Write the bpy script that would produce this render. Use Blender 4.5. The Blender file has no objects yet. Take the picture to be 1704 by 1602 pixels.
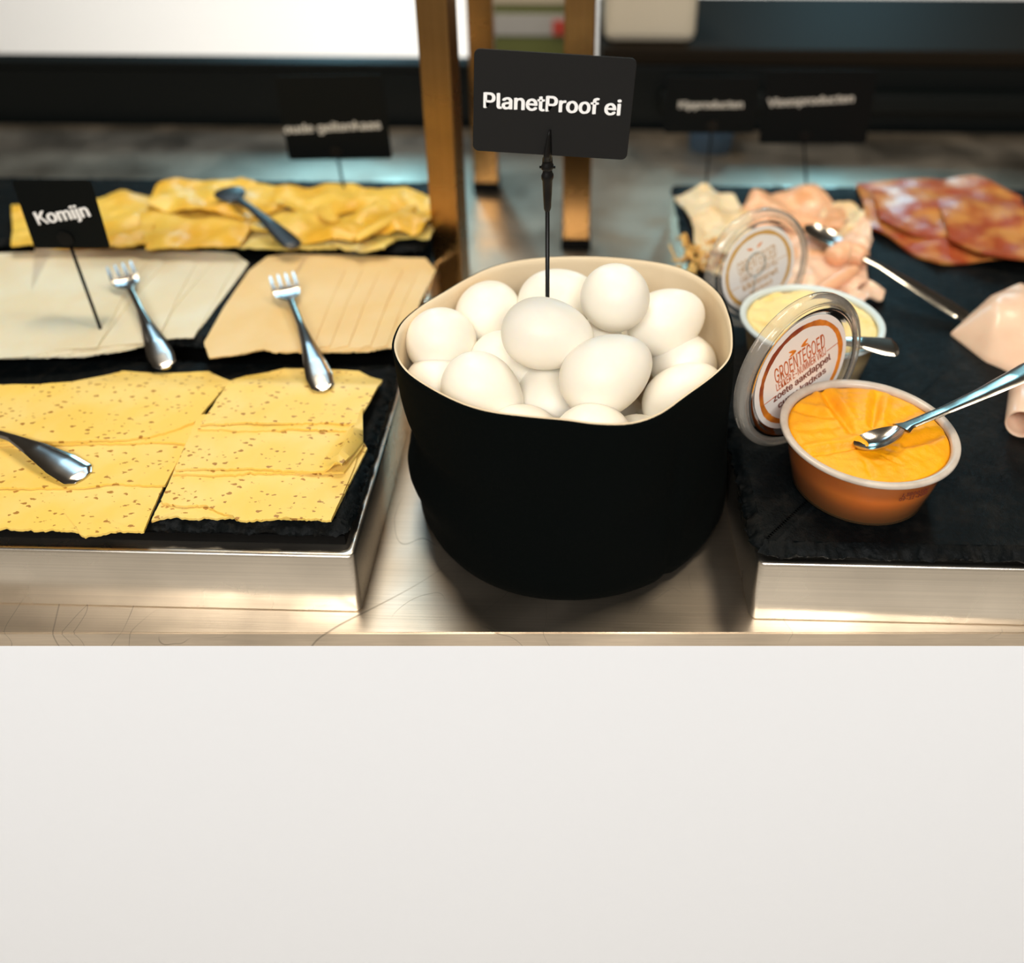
import bpy, bmesh, math, random
from mathutils import Vector, Matrix, noise
random.seed(7)
S = bpy.context.scene
COL = S.collection
R = math.radians
PI = math.pi

# ------------------------------------------------------------------ camera, light, exposure
F, CX, CY, TH, YAW, CH = 1500., 911., 527., R(30.86), R(1.7), 0.43
fw = Vector((-math.sin(YAW)*math.cos(TH), math.cos(YAW)*math.cos(TH), -math.sin(TH)))
rt = Vector((math.cos(YAW), math.sin(YAW), 0)); up = rt.cross(fw)
CAMP = Vector((0, 0, CH))
cd = bpy.data.cameras.new('camera'); cam = bpy.data.objects.new('camera', cd); COL.objects.link(cam)
m4 = Matrix((rt, up, -fw)).transposed().to_4x4(); m4.translation = CAMP; cam.matrix_world = m4
cd.sensor_fit = 'HORIZONTAL'; cd.sensor_width = 36.0*1704/1584; cd.lens = F*cd.sensor_width/1704
cd.shift_x = (852-CX)/1704; cd.shift_y = -(801-CY)/1704
cd.clip_start = .02; cd.clip_end = 60
cd.dof.use_dof = True; cd.dof.focus_distance = .525; cd.dof.aperture_fstop = 3.5
S.camera = cam
S.cycles.transparent_max_bounces = 32
S.view_settings.view_transform = 'Standard'; S.view_settings.look = 'None'
S.view_settings.gamma = 1; S.view_settings.exposure = 0.25; S.view_settings.use_curve_mapping = False
W = bpy.data.worlds.new('world'); S.world = W; W.use_nodes = True
W.node_tree.nodes['Background'].inputs[0].default_value = (1, .86, .68, 1)
W.node_tree.nodes['Background'].inputs[1].default_value = .26

def area(name, loc, aim, sx, sy, power, col):
    l = bpy.data.lights.new(name, 'AREA'); l.shape = 'RECTANGLE'; l.size = sx; l.size_y = sy
    l.energy = power; l.color = col
    o = bpy.data.objects.new(name, l); COL.objects.link(o); o.location = loc
    o.rotation_euler = (Vector(aim)-Vector(loc)).to_track_quat('-Z', 'Y').to_euler(); return o
area('ceiling_and_fill_light', (-.30, 1.05, 1.7), (0, .5, .1), .45, .3, 11.5, (1, .86, .66))
area('ceiling_and_fill_light', (.65, .85, 1.7), (.05, .5, .1), .45, .3, 7.0, (1, .87, .68))
area('ceiling_and_fill_light', (0, -1.5, 1.7), (0, .4, -.6), 2.0, .4, 50, (1, .97, .93))  # added front fill lamp, there to brighten the counter's front panel
area('shop_light', (-.85, 3.3, 1.2), (-.2, .9, 0), .28, .9, 9, (.35, .8, 1))
area('shop_light', (.95, 3.3, 1.2), (.3, .9, 0), .28, .9, 9, (.35, .8, 1))
area('shop_light', (-.6, 2.4, 2.6), (0, .6, 0), 1.2, .5, 9, (.4, .72, 1))
area('hidden_floor_fill', (0, 1.85, -.12), (0, 4.2, -.75), 4.5, .08, 75, (1, .97, .92))  # added lamp hidden behind the low unit, whitens the floor and lower wall

# ------------------------------------------------------------------ helpers
def ray(px, py): return fw + rt*((px-CX)/F) - up*((py-CY)/F)
def atz(px, py, z): d = ray(px, py); return CAMP + d*((z-CH)/d.z)       # where the sight line meets a height
def aty(px, py, y): d = ray(px, py); return CAMP + d*(y/d.y)
def pz(pts, z): return [atz(p[0], p[1], z).xy for p in pts]

OFF = {}
def tag(o, label=None, cat=None, group=None, kind=None):
    if label: o['label'] = label
    if cat: o['category'] = cat
    if group: o['group'] = group
    if kind: o['kind'] = kind
    return o
def thing(name, loc, label, cat, group=None):
    o = bpy.data.objects.new(name, None); COL.objects.link(o); o.location = loc; o.empty_display_size = .01
    OFF[o] = Vector(loc); return tag(o, label, cat, group)
def link(name, me, mat, parent=None, loc=None, smooth=True, label=None):
    """mesh in world coordinates -> object whose origin is the thing's base"""
    off = OFF[parent] if parent else Vector(loc or (0, 0, 0))
    me.transform(Matrix.Translation(-off))
    if mat: me.materials.append(mat)
    me.polygons.foreach_set('use_smooth', [smooth]*len(me.polygons)); me.update()
    o = bpy.data.objects.new(name, me); COL.objects.link(o)
    if parent: o.parent = parent
    else: o.location = off
    OFF[o] = off
    if label: o['label'] = label
    return o
def from_bm(name, bm, mat, parent=None, loc=None, smooth=True, label=None, sharp=None):
    bmesh.ops.recalc_face_normals(bm, faces=bm.faces[:])
    me = bpy.data.meshes.new(name); bm.to_mesh(me); bm.free()
    o = link(name, me, mat, parent, loc, smooth, label)
    if sharp:
        try: me.set_sharp_from_angle(angle=R(sharp))
        except Exception: pass
    return o
def box_bm(x0, x1, y0, y1, z0, z1, bev=0, seg=2, bm=None):
    bm = bm or bmesh.new()
    r = bmesh.ops.create_cube(bm, size=1, matrix=Matrix.Translation(((x0+x1)/2, (y0+y1)/2, (z0+z1)/2)) @ Matrix.Diagonal((x1-x0, y1-y0, z1-z0, 1)))
    if bev:
        es = set(e for v in r['verts'] for e in v.link_edges)
        bmesh.ops.bevel(bm, geom=list(es), offset=bev, segments=seg, affect='EDGES', profile=.5)
    return bm
def rings_bm(rings, close_first=False, close_last=False, bm=None, closed=True):
    """skin a list of equally long point rings"""
    bm = bm or bmesh.new(); vs = [[bm.verts.new(p) for p in r] for r in rings]; n = len(rings[0])
    for a, b in zip(vs, vs[1:]):
        for i in range(n if closed else n-1):
            j = (i+1) % n
            try: bm.faces.new((a[i], a[j], b[j], b[i]))
            except ValueError: pass
    for flag, r in ((close_first, vs[0]), (close_last, vs[-1])):
        if flag:
            c = bm.verts.new(sum((v.co for v in r), Vector())/n)
            for i in range(n): bm.faces.new((r[i], r[(i+1) % n], c))
    return bm
def lathe_bm(profile, M, n=96, bm=None, closed_profile=False, cap0=False, cap1=False):
    rs = [[M @ Vector((r*math.cos(2*PI*i/n), r*math.sin(2*PI*i/n), z)) for i in range(n)] for r, z in profile]
    if closed_profile: rs.append(rs[0])
    bm = rings_bm(rs, cap0, cap1, bm)
    if closed_profile: bmesh.ops.remove_doubles(bm, verts=bm.verts[:], dist=1e-7)
    return bm
def tube_bm(pts, rad, n=12, bm=None, flat=1.0):
    pts = [Vector(p) for p in pts]; rs = []
    for i, p in enumerate(pts):
        t = (pts[min(i+1, len(pts)-1)]-pts[max(i-1, 0)]).normalized()
        a = t.orthogonal().normalized() if abs(t.z) > .95 else t.cross(Vector((0, 0, 1))).normalized()
        b = t.cross(a); r = rad[i] if isinstance(rad, (list, tuple)) else rad
        rs.append([p + a*r*math.cos(2*PI*k/n) + b*r*flat*math.sin(2*PI*k/n) for k in range(n)])
    return rings_bm(rs, True, True, bm)
def nz(x, y=0, z=0): return noise.noise(Vector((x, y, z)))
def smooth01(t): t = max(0, min(1, t)); return t*t*(3-2*t)
def catmull(pts, n, closed=True):
    pts = [Vector(p) for p in pts]; N = len(pts); out = []
    for i in range(N if closed else N-1):
        p = [pts[(i+k-1) % N] if closed else pts[max(0, min(N-1, i+k-1))] for k in range(4)]
        for s in range(n):
            t = s/n
            out.append(.5*((2*p[1])+(p[2]-p[0])*t+(2*p[0]-5*p[1]+4*p[2]-p[3])*t*t+(3*p[1]-p[0]-3*p[2]+p[3])*t**3))
    if not closed: out.append(pts[-1])
    return out
def resample(pts, n):
    L = [0]; N = len(pts)
    for i in range(N): L.append(L[-1]+(pts[(i+1) % N]-pts[i]).length)
    out = []; k = 0
    for s in range(n):
        d = L[-1]*s/n
        while L[k+1] < d: k += 1
        t = (d-L[k])/max(1e-9, L[k+1]-L[k]); out.append(pts[k].lerp(pts[(k+1) % N], t))
    return out

# ------------------------------------------------------------------ materials
def mat(name, col=(.8, .8, .8), rough=.5, metal=0, spec=.5, bump=None, mix=None, mixscale=20, mixfac=(.4, .6), sss=0, sssr=(1, .5, .25),
        sssc=.004, coat=0, aniso=0, stretch=(1, 1, 1), rvar=None, sheen=0):
    m = bpy.data.materials.new(name); m.use_nodes = True; nt = m.node_tree; N = nt.nodes; Lk = nt.links
    b = N['Principled BSDF']; b.inputs['Base Color'].default_value = (*col, 1); b.inputs['Roughness'].default_value = rough
    b.inputs['Metallic'].default_value = metal; b.inputs['Specular IOR Level'].default_value = spec
    b.inputs['Coat Weight'].default_value = coat; b.inputs['Coat Roughness'].default_value = .15
    b.inputs['Sheen Weight'].default_value = sheen
    if sss: b.inputs['Subsurface Weight'].default_value = sss; b.inputs['Subsurface Radius'].default_value = sssr; b.inputs['Subsurface Scale'].default_value = sssc
    tc = N.new('ShaderNodeTexCoord'); mp = N.new('ShaderNodeMapping'); mp.inputs['Scale'].default_value = stretch
    Lk.new(tc.outputs['Object'], mp.inputs[0]); m['vec'] = mp.name
    def nse(scale, detail=4, ro=.55):
        t = N.new('ShaderNodeTexNoise'); t.inputs['Scale'].default_value = scale; t.inputs['Detail'].default_value = detail; t.inputs['Roughness'].default_value = ro
        Lk.new(mp.outputs[0], t.inputs['Vector']); return t
    if mix:
        t = nse(mixscale); rp = N.new('ShaderNodeMapRange'); rp.inputs[1].default_value, rp.inputs[2].default_value = mixfac
        Lk.new(t.outputs[0], rp.inputs[0]); mx = N.new('ShaderNodeMix'); mx.data_type = 'RGBA'
        Lk.new(rp.outputs[0], mx.inputs['Factor']); mx.inputs['A'].default_value = (*col, 1); mx.inputs['B'].default_value = (*mix, 1)
        Lk.new(mx.outputs['Result'], b.inputs['Base Color']); m['mix'] = mx.name
    if rvar:
        t = nse(rvar[0]); rp = N.new('ShaderNodeMapRange'); rp.inputs[3].default_value, rp.inputs[4].default_value = rvar[1:]
        Lk.new(t.outputs[0], rp.inputs[0]); Lk.new(rp.outputs[0], b.inputs['Roughness'])
    if bump:
        t = nse(bump[0], 6, .65); bp = N.new('ShaderNodeBump'); bp.inputs['Strength'].default_value = bump[1]; bp.inputs['Distance'].default_value = bump[2]
        Lk.new(t.outputs[0], bp.inputs['Height']); Lk.new(bp.outputs[0], b.inputs['Normal'])
    return m

def steel(name, col, rough, scratch=0, dirt=.25, stretch=(3, 900, 900)):
    m = bpy.data.materials.new(name); m.use_nodes = True; nt = m.node_tree; N = nt.nodes; Lk = nt.links; b = N['Principled BSDF']
    b.inputs['Metallic'].default_value = 1
    tc = N.new('ShaderNodeTexCoord')
    def nse(scale, st=(1, 1, 1), detail=3):
        mp = N.new('ShaderNodeMapping'); mp.inputs['Scale'].default_value = st; Lk.new(tc.outputs['Object'], mp.inputs[0])
        t = N.new('ShaderNodeTexNoise'); t.inputs['Scale'].default_value = scale; t.inputs['Detail'].default_value = detail; Lk.new(mp.outputs[0], t.inputs['Vector']); return t
    def rng(src, a, bb, c, d):
        r = N.new('ShaderNodeMapRange'); r.inputs[1].default_value = a; r.inputs[2].default_value = bb; r.inputs[3].default_value = c; r.inputs[4].default_value = d
        Lk.new(src, r.inputs[0]); return r.outputs[0]
    def mth(op, a, bb):
        r = N.new('ShaderNodeMath'); r.operation = op
        for i, v in enumerate((a, bb)):
            if isinstance(v, (int, float)): r.inputs[i].default_value = v
            else: Lk.new(v, r.inputs[i])
        return r.outputs[0]
    br = nse(1, stretch, 2)
    blot = nse(14, (1, 1, 1), 4)
    f = rng(blot.outputs[0], .35, .7, 1, 1-dirt)
    g = rng(br.outputs[0], .3, .7, .93, 1.05)
    val = mth('MULTIPLY', f, g)
    rr = rng(blot.outputs[0], .3, .7, rough*.8, rough*1.35)
    if scratch:
        for k, (sc, wd) in enumerate(((4, .0018), (9, .0028), (15, .004))):
            t = nse(sc, (1+.3*k, .8, 1), 1)
            d = mth('ABSOLUTE', mth('SUBTRACT', t.outputs[0], .5+.03*k), 0)
            gate = rng(nse(5+3*k, (1, 1, 1.3), 1).outputs[0], .50, .56, 0, 1)
            s = rng(d, 0, wd, scratch, 0); s = mth('MULTIPLY', s, gate)
            val = mth('MULTIPLY', val, mth('SUBTRACT', 1, s)); rr = mth('ADD', rr, mth('MULTIPLY', s, .2))
    cmb = N.new('ShaderNodeVectorMath'); cmb.operation = 'SCALE'; cmb.inputs[0].default_value = col
    Lk.new(val, cmb.inputs['Scale']); Lk.new(cmb.outputs[0], b.inputs['Base Color']); Lk.new(rr, b.inputs['Roughness'])
    bp = N.new('ShaderNodeBump'); bp.inputs['Strength'].default_value = .12; bp.inputs['Distance'].default_value = .0003
    Lk.new(br.outputs[0], bp.inputs['Height']); Lk.new(bp.outputs[0], b.inputs['Normal'])
    return m

def clear(name, tint=(.95, .95, .93), base=.12, rough=.08, haze=.0, hazecol=(.9, .9, .88)):
    """thin clear or frosted packaging plastic: partly see-through, partly milky, glossy on top"""
    m = bpy.data.materials.new(name); m.use_nodes = True; nt = m.node_tree; N = nt.nodes; Lk = nt.links
    N.remove(N['Principled BSDF']); out = N['Material Output']
    tr = N.new('ShaderNodeBsdfTransparent'); tr.inputs[0].default_value = (*tint, 1)
    gl = N.new('ShaderNodeBsdfGlossy'); gl.inputs['Roughness'].default_value = rough
    df = N.new('ShaderNodeBsdfDiffuse'); df.inputs[0].default_value = (*hazecol, 1)
    tl = N.new('ShaderNodeBsdfTranslucent'); tl.inputs[0].default_value = (*hazecol, 1)
    dd = N.new('ShaderNodeMixShader'); dd.inputs[0].default_value = .4; Lk.new(df.outputs[0], dd.inputs[1]); Lk.new(tl.outputs[0], dd.inputs[2])
    m1 = N.new('ShaderNodeMixShader'); m1.inputs[0].default_value = haze; Lk.new(tr.outputs[0], m1.inputs[1]); Lk.new(dd.outputs[0], m1.inputs[2])
    fr = N.new('ShaderNodeFresnel'); fr.inputs[0].default_value = 1.22
    ad = N.new('ShaderNodeMath'); ad.operation = 'ADD'; ad.use_clamp = True; ad.inputs[1].default_value = base; Lk.new(fr.outputs[0], ad.inputs[0])
    m2 = N.new('ShaderNodeMixShader'); Lk.new(ad.outputs[0], m2.inputs[0]); Lk.new(m1.outputs[0], m2.inputs[1]); Lk.new(gl.outputs[0], m2.inputs[2])
    Lk.new(m2.outputs[0], out.inputs[0]); return m

def seeded(m, col, scale, thr, stretch=(1, 1.6, 1)):
    """scatter small dark seeds over a material's colour"""
    nt = m.node_tree; N = nt.nodes; Lk = nt.links; b = N['Principled BSDF']
    tc = N.new('ShaderNodeTexCoord'); mp = N.new('ShaderNodeMapping'); mp.inputs['Scale'].default_value = stretch; mp.inputs['Rotation'].default_value = (0, 0, .5)
    Lk.new(tc.outputs['Object'], mp.inputs[0])
    # wobble the lattice so seeds are irregular
    n1 = N.new('ShaderNodeTexNoise'); n1.inputs['Scale'].default_value = scale*1.7; Lk.new(mp.outputs[0], n1.inputs['Vector'])
    sc = N.new('ShaderNodeVectorMath'); sc.operation = 'SCALE'; sc.inputs['Scale'].default_value = .9/scale
    sb = N.new('ShaderNodeVectorMath'); sb.operation = 'SUBTRACT'; sb.inputs[1].default_value = (.5, .5, .5)
    Lk.new(n1.outputs['Color'], sb.inputs[0]); Lk.new(sb.outputs[0], sc.inputs[0])
    ad = N.new('ShaderNodeVectorMath'); ad.operation = 'ADD'; Lk.new(mp.outputs[0], ad.inputs[0]); Lk.new(sc.outputs[0], ad.inputs[1])
    v = N.new('ShaderNodeTexVoronoi'); v.inputs['Scale'].default_value = scale; v.inputs['Randomness'].default_value = 1; Lk.new(ad.outputs[0], v.inputs['Vector'])
    sep = N.new('ShaderNodeSeparateColor'); Lk.new(v.outputs['Color'], sep.inputs[0])
    ml = N.new('ShaderNodeMath'); ml.operation = 'MULTIPLY'; ml.inputs[1].default_value = thr; Lk.new(sep.outputs[0], ml.inputs[0])
    lt = N.new('ShaderNodeMapRange'); 
    sub = N.new('ShaderNodeMath'); sub.operation = 'SUBTRACT'; Lk.new(ml.outputs[0], sub.inputs[0]); Lk.new(v.outputs['Distance'], sub.inputs[1])
    Lk.new(sub.outputs[0], lt.inputs[0]); lt.inputs[1].default_value = 0; lt.inputs[2].default_value = .06
    old = b.inputs['Base Color'].links[0].from_socket if b.inputs['Base Color'].links else None
    mx = N.new('ShaderNodeMix'); mx.data_type = 'RGBA'; Lk.new(lt.outputs[0], mx.inputs['Factor'])
    if old: Lk.new(old, mx.inputs['A'])
    else: mx.inputs['A'].default_value = b.inputs['Base Color'].default_value
    mx.inputs['B'].default_value = (*col, 1); Lk.new(mx.outputs['Result'], b.inputs['Base Color'])
    return m

M = dict(
    counter=steel('counter_steel', (.72, .62, .50), .36, scratch=.45, dirt=.22),
    tray=steel('tray_steel', (.84, .77, .67), .26, dirt=.14),
    post=steel('post_bronze_steel', (.42, .24, .09), .26, dirt=.35, stretch=(500, 500, 4)),
    cutlery=mat('cutlery_steel', (.50, .47, .43), .16, 1, rvar=(60, .1, .24)),
    darkcut=mat('dark_plastic', (.012, .012, .012), .35),
    slate=mat('slate', (.0025, .0038, .0044), .42, bump=(230, .8, .0010), mix=(.010, .0095, .0085), mixscale=90, mixfac=(.5, .75), rvar=(70, .3, .6), spec=.09),
    board=mat('black_board', (.002, .002, .002), .6, spec=.08),
    fabric=mat('black_canvas', (.0016, .0026, .0024), .95, spec=.05, bump=(900, .4, .0004), sheen=0),
    lining=mat('cream_lining', (.80, .66, .46), .9, spec=.15, bump=(600, .5, .0004), mix=(.74, .58, .38), mixscale=25, mixfac=(.45, .75)),
    thread=mat('cream_thread', (.6, .47, .3), .8),
    egg=mat('egg_shell', (.94, .885, .785), .42, spec=.35, bump=(700, .15, .00015), mix=(.90, .85, .74), mixscale=30, mixfac=(.4, .8), sss=.3, sssr=(1, .75, .45), sssc=.006),
    cumin=seeded(mat('herb_cheese', (.90, .64, .20), .42, sss=.2, sssr=(1, .7, .25), sssc=.003, mix=(.89, .59, .12), mixscale=18, bump=(120, .15, .0004)), (.40, .19, .03), 185, .39),
    white=mat('white_cheese', (.76, .69, .53), .5, sss=.3, sssc=.004, mix=(.74, .63, .44), mixscale=16),
    pale=mat('smoked_cheese', (.82, .57, .29), .5, sss=.3, sssc=.004, mix=(.78, .50, .20), mixscale=14, mixfac=(.35, .65)),
    yellow=mat('young_cheese', (.82, .54, .09), .4, sss=.3, sssr=(1, .7, .2), sssc=.004, mix=(.78, .42, .03), mixscale=14, mixfac=(.45, .65)),
    rind=mat('pale_yellow_cheese', (.76, .62, .26), .45, sss=.3, sssc=.004, mix=(.70, .54, .14), mixscale=20),
    card=mat('black_card', (.0095, .0095, .0095), .6, spec=.2),
    carddark=mat('dull_black_card', (.002, .003, .003), .6, spec=.12),
    ink=mat('white_print', (.95, .95, .95), .7),
    inkdim=mat('chalk_print', (.55, .52, .45), .8),
    blackmetal=mat('black_clip', (.003, .003, .003), .4, spec=.25),
    mash=mat('orange_mash', (.98, .42, .003), .42, sss=.15, sssr=(1, .35, .05), sssc=.003, mix=(.92, .33, .002), mixscale=45, mixfac=(.45, .8), bump=(420, .45, .0009), spec=.4),
    mashside=mat('orange_mash_side', (.95, .32, .02), .35, mix=(.95, .38, .015), mixscale=35, mixfac=(.5, .75), bump=(200, .2, .0004), coat=.4),
    cream=mat('cream_spread', (.90, .72, .32), .5, sss=.3, sssc=.004, mix=(.84, .58, .14), mixscale=60, mixfac=(.55, .75), bump=(300, .4, .0008)),
    rim=mat('frosted_rim', (.62, .55, .47), .3, sss=.3, sssr=(1, .9, .8), sssc=.003, mix=(.52, .45, .38), mixscale=60),
    rimblue=mat('frosted_pale_rim', (.62, .70, .70), .3, sss=.3, sssr=(1, 1, 1), sssc=.003),
    tubwall=clear('tub_wall', (.95, .80, .66), .03, .12, .12, (.9, .6, .3)),
    tubwall2=clear('tub_wall_pale', (.95, .92, .85), .03, .15, .25, (.85, .8, .65)),
    lid=clear('lid_plastic', (.995, .992, .985), .01, .06, .08),
    lidrim=clear('lid_rim_plastic', (.99, .98, .965), .02, .1, .21, (.94, .86, .76)),
    sticker=mat('sticker_paper', (.84, .80, .76), .45),
    ringorange=mat('orange_brown_ring', (.80, .26, .02), .5, mix=(.22, .03, .012), mixscale=26, mixfac=(.42, .58)),
    ringochre=mat('ochre_ring', (.62, .36, .10), .5),
    txtorange=mat('orange_print', (.72, .22, .02), .5), txtbrown=mat('brown_print', (.16, .03, .015), .5),
    txtred=mat('red_brown_print', (.50, .11, .02), .5), txtgrey=mat('grey_print', (.25, .29, .28), .5), txtochre=mat('ochre_print', (.58, .38, .20), .5),
    chicken=mat('chicken_slice', (.84, .66, .42), .45, sss=.4, sssc=.005, mix=(.76, .48, .20), mixscale=22, mixfac=(.5, .7), coat=.15),
    shred=mat('shredded_chicken', (.82, .52, .16), .45, sss=.3, sssc=.004, mix=(.7, .34, .06), mixscale=40),
    ham=mat('pink_ham', (.86, .48, .28), .38, sss=.3, sssr=(1, .4, .3), sssc=.005, mix=(.78, .36, .15), mixscale=24, mixfac=(.5, .75), coat=.2),
    hampale=mat('pale_ham', (.88, .58, .41), .38, sss=.3, sssr=(1, .4, .3), sssc=.005, mix=(.84, .48, .32), mixscale=24, mixfac=(.5, .75), coat=.2),
    roast=mat('roast_meat', (.36, .065, .018), .3, sss=.2, sssr=(1, .3, .2), sssc=.004, mix=(.58, .25, .06), mixscale=30, mixfac=(.42, .6), coat=.1, bump=(150, .4, .001)),
    floor=mat('pale_floor', (.80, .76, .70), .4, mix=(.74, .69, .62), mixscale=3),
    ceil=mat('dark_ceiling', (.10, .085, .07), .8),
    wallup=mat('dark_upper_wall', (.10, .085, .065), .7),
    wall=mat('white_wall', (.92, .92, .91), .8),
    panel=mat('light_grey_front', (.92, .95, 1.0), .75),
    dark=mat('black_unit', (.003, .0045, .0045), .5, spec=.12), darkbrown=mat('dark_brown_unit', (.012, .009, .006), .6, spec=.03),
    tan=mat('tan_carton', (.50, .42, .30), .7), olive=mat('olive_carton', (.12, .13, .03), .6), redc=mat('red_print', (.5, .05, .03), .6),
    beige=mat('beige_carton', (.56, .50, .39), .7), bluec=mat('blue_box', (.02, .06, .12), .5), grey=mat('grey_box', (.4, .38, .35), .6),
)

try: FONT = bpy.data.fonts.load(bpy.utils.resource_path('LOCAL')+'/datafiles/fonts/Inter.woff2')   # Blender's own interface typeface
except Exception: FONT = None
def text(name, body, width, mt, parent, Mx, bold=0, ext=.0001, height=None, label=None, shear=0, bend=None):
    """lettering as a thin solid: origin at the text's centre, in the frame Mx (x along the line, y up, z out of the surface)"""
    c = bpy.data.curves.new(name, 'FONT'); c.body = body; c.size = 1; c.align_x = 'CENTER'; c.align_y = 'CENTER'; c.extrude = .5; c.shear = shear
    c.resolution_u = 4
    if FONT: c.font = FONT
    t = bpy.data.objects.new('tmp', c); COL.objects.link(t); dg = bpy.context.evaluated_depsgraph_get()
    me = bpy.data.meshes.new_from_object(t.evaluated_get(dg)); bpy.data.objects.remove(t); bpy.data.curves.remove(c)
    xs = [v.co.x for v in me.vertices]; ys = [v.co.y for v in me.vertices]; s = width/(max(xs)-min(xs)); cx = (max(xs)+min(xs))/2; cy = (max(ys)+min(ys))/2
    sy = s if height is None else height/(max(ys)-min(ys))
    for v in me.vertices: v.co = Vector(((v.co.x-cx)*s, (v.co.y-cy)*sy, (v.co.z+.5)*ext))
    if bold:                                     # heavier strokes: the same letters laid over each other, a hair apart
        b2 = bmesh.new(); h_ = max(v.co.y for v in me.vertices)-min(v.co.y for v in me.vertices); b_ = bold*h_*1.5
        for k, (dx, dy) in enumerate(((0, 0), (b_, 0), (-b_, 0), (b_*.5, b_*.45), (-b_*.5, -b_*.45))):
            T_ = Matrix.Translation((dx, dy, -k*.00003)); me.transform(T_); b2.from_mesh(me); me.transform(T_.inverted())
        b2.to_mesh(me); b2.free()
    if bend:
        for v in me.vertices: v.co = bend(v.co)
        me.update()
    else: me.transform(Mx)
    me.name = name
    return link(name, me, mt, parent, smooth=False, label=label)
def frame(o, x, y, z=None):
    x = Vector(x).normalized(); y = Vector(y); z = x.cross(y).normalized(); y = z.cross(x)
    m = Matrix((x, y, z)).transposed().to_4x4(); m.translation = o; return m

# ------------------------------------------------------------------ the place: floor, walls, counter
from_bm('floor', box_bm(-5, 5, -4, 6.2, -1.0, -.95), M['floor'], smooth=False)['kind'] = 'structure'
from_bm('ceiling', box_bm(-5, 5, -4, 6.2, 2.8, 2.85), M['ceil'], smooth=False)['kind'] = 'structure'
from_bm('wall_back', box_bm(-5, 5, 4.6, 4.7, .1, 2.8), M['wallup'], smooth=False)['kind'] = 'structure'
from_bm('trim_1', box_bm(-5, 5, 4.58, 4.7, -.95, .1), M['wall'], smooth=False)['kind'] = 'structure'

cnt = thing('serving_counter', (0, .36, -.95), 'long brushed steel serving counter with scratches and a light grey front', 'counter')
# the counter's front edge runs square to the line of sight, a little askew to the trays
def askew(x): return .3585 + math.tan(YAW)*x
def slabq(x0, x1, f0, yb, z0, z1, bev):
    bm = bmesh.new(); P = [(x0, askew(x0)+f0), (x1, askew(x1)+f0), (x1, yb), (x0, yb)]
    lo = [bm.verts.new((*p, z0)) for p in P]; hi = [bm.verts.new((*p, z1)) for p in P]
    bm.faces.new(lo[::-1]); bm.faces.new(hi)
    for i in range(4): bm.faces.new((lo[i], lo[(i+1) % 4], hi[(i+1) % 4], hi[i]))
    bmesh.ops.bevel(bm, geom=bm.edges[:], offset=bev, segments=2, affect='EDGES'); return bm
from_bm('worktop', slabq(-1.6, 1.6, 0, 1.24, -.012, 0, .0008), M['counter'], cnt, smooth=False)
from_bm('front_panel', slabq(-1.6, 1.6, .0015, .40, -.95, -.012, .0004), M['panel'], cnt, smooth=False, label='light grey front panel')
from_bm('carcass', box_bm(-1.58, 1.58, .405, 1.23, -.95, -.012), M['dark'], cnt, smooth=False)

# ------------------------------------------------------------------ black units and packages behind the counter
u = thing('low_black_display_unit', (-.75, 1.3, -.95), 'low matt black display unit behind the yellow cheese and the bronze posts', 'display unit')
from_bm('cabinet_body', box_bm(-1.8, -.02, 1.26, 1.285, -.95, .078, .004), M['dark'], u, smooth=False)
from_bm('top_ledge', box_bm(-1.8, -.02, 1.25, 1.29, .079, .089, .003), M['dark'], u, smooth=False)
u = thing('tall_black_display_unit', (.9, 1.3, -.95), 'taller black display unit behind the meat board', 'display unit')
from_bm('cabinet_body', box_bm(.038, 1.9, 1.26, 1.60, -.95, .088, .004), M['dark'], u, smooth=False)
from_bm('top_ledge', box_bm(.038, 1.9, 1.25, 1.60, .090, .112, .004), M['darkbrown'], u, smooth=False, label='dark brown ledge')
from_bm('shelf_lip', box_bm(.12, 1.9, 1.235, 1.26, .03, .055, .003), M['dark'], u, smooth=False)
u = thing('printed_carton', (-.06, 1.74, -.95), 'tan and green printed carton glimpsed above the black card', 'carton')
from_bm('carton_body', box_bm(-.16, .03, 1.66, 1.82, -.95, .125, .003), M['olive'], u, smooth=False)
from_bm('printed_band', box_bm(-.161, .031, 1.657, 1.70, .085, .118, .001), M['tan'], u, smooth=False)
from_bm('printed_panel', box_bm(-.161, .031, 1.657, 1.70, .03, .068, .001), M['grey'], u, smooth=False)
from_bm('red_patch', box_bm(-.04, .02, 1.654, 1.66, .032, .058, .001), M['redc'], u, smooth=False)
u = thing('beige_storage_box', (.105, 1.35, .112), 'beige storage box on the tall black unit beside the thin bronze post', 'box')
from_bm('box_body', box_bm(.042, .168, 1.28, 1.42, .112, .21, .012), M['beige'], u, smooth=False)
from_bm('box_lid', box_bm(.039, .171, 1.277, 1.423, .200, .222, .004), M['beige'], u, smooth=False)
tag(from_bm('dark_blue_tub', lathe_bm([(.028, .0), (.034, .05), (.032, .05), (.026, .004)], Matrix.Translation((.185, 1.17, .0)), 32, cap0=True, cap1=True), M['bluec'], loc=(.185, 1.17, 0), sharp=40), 'small dark blue tub at the back of the counter', 'tub')

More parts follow.
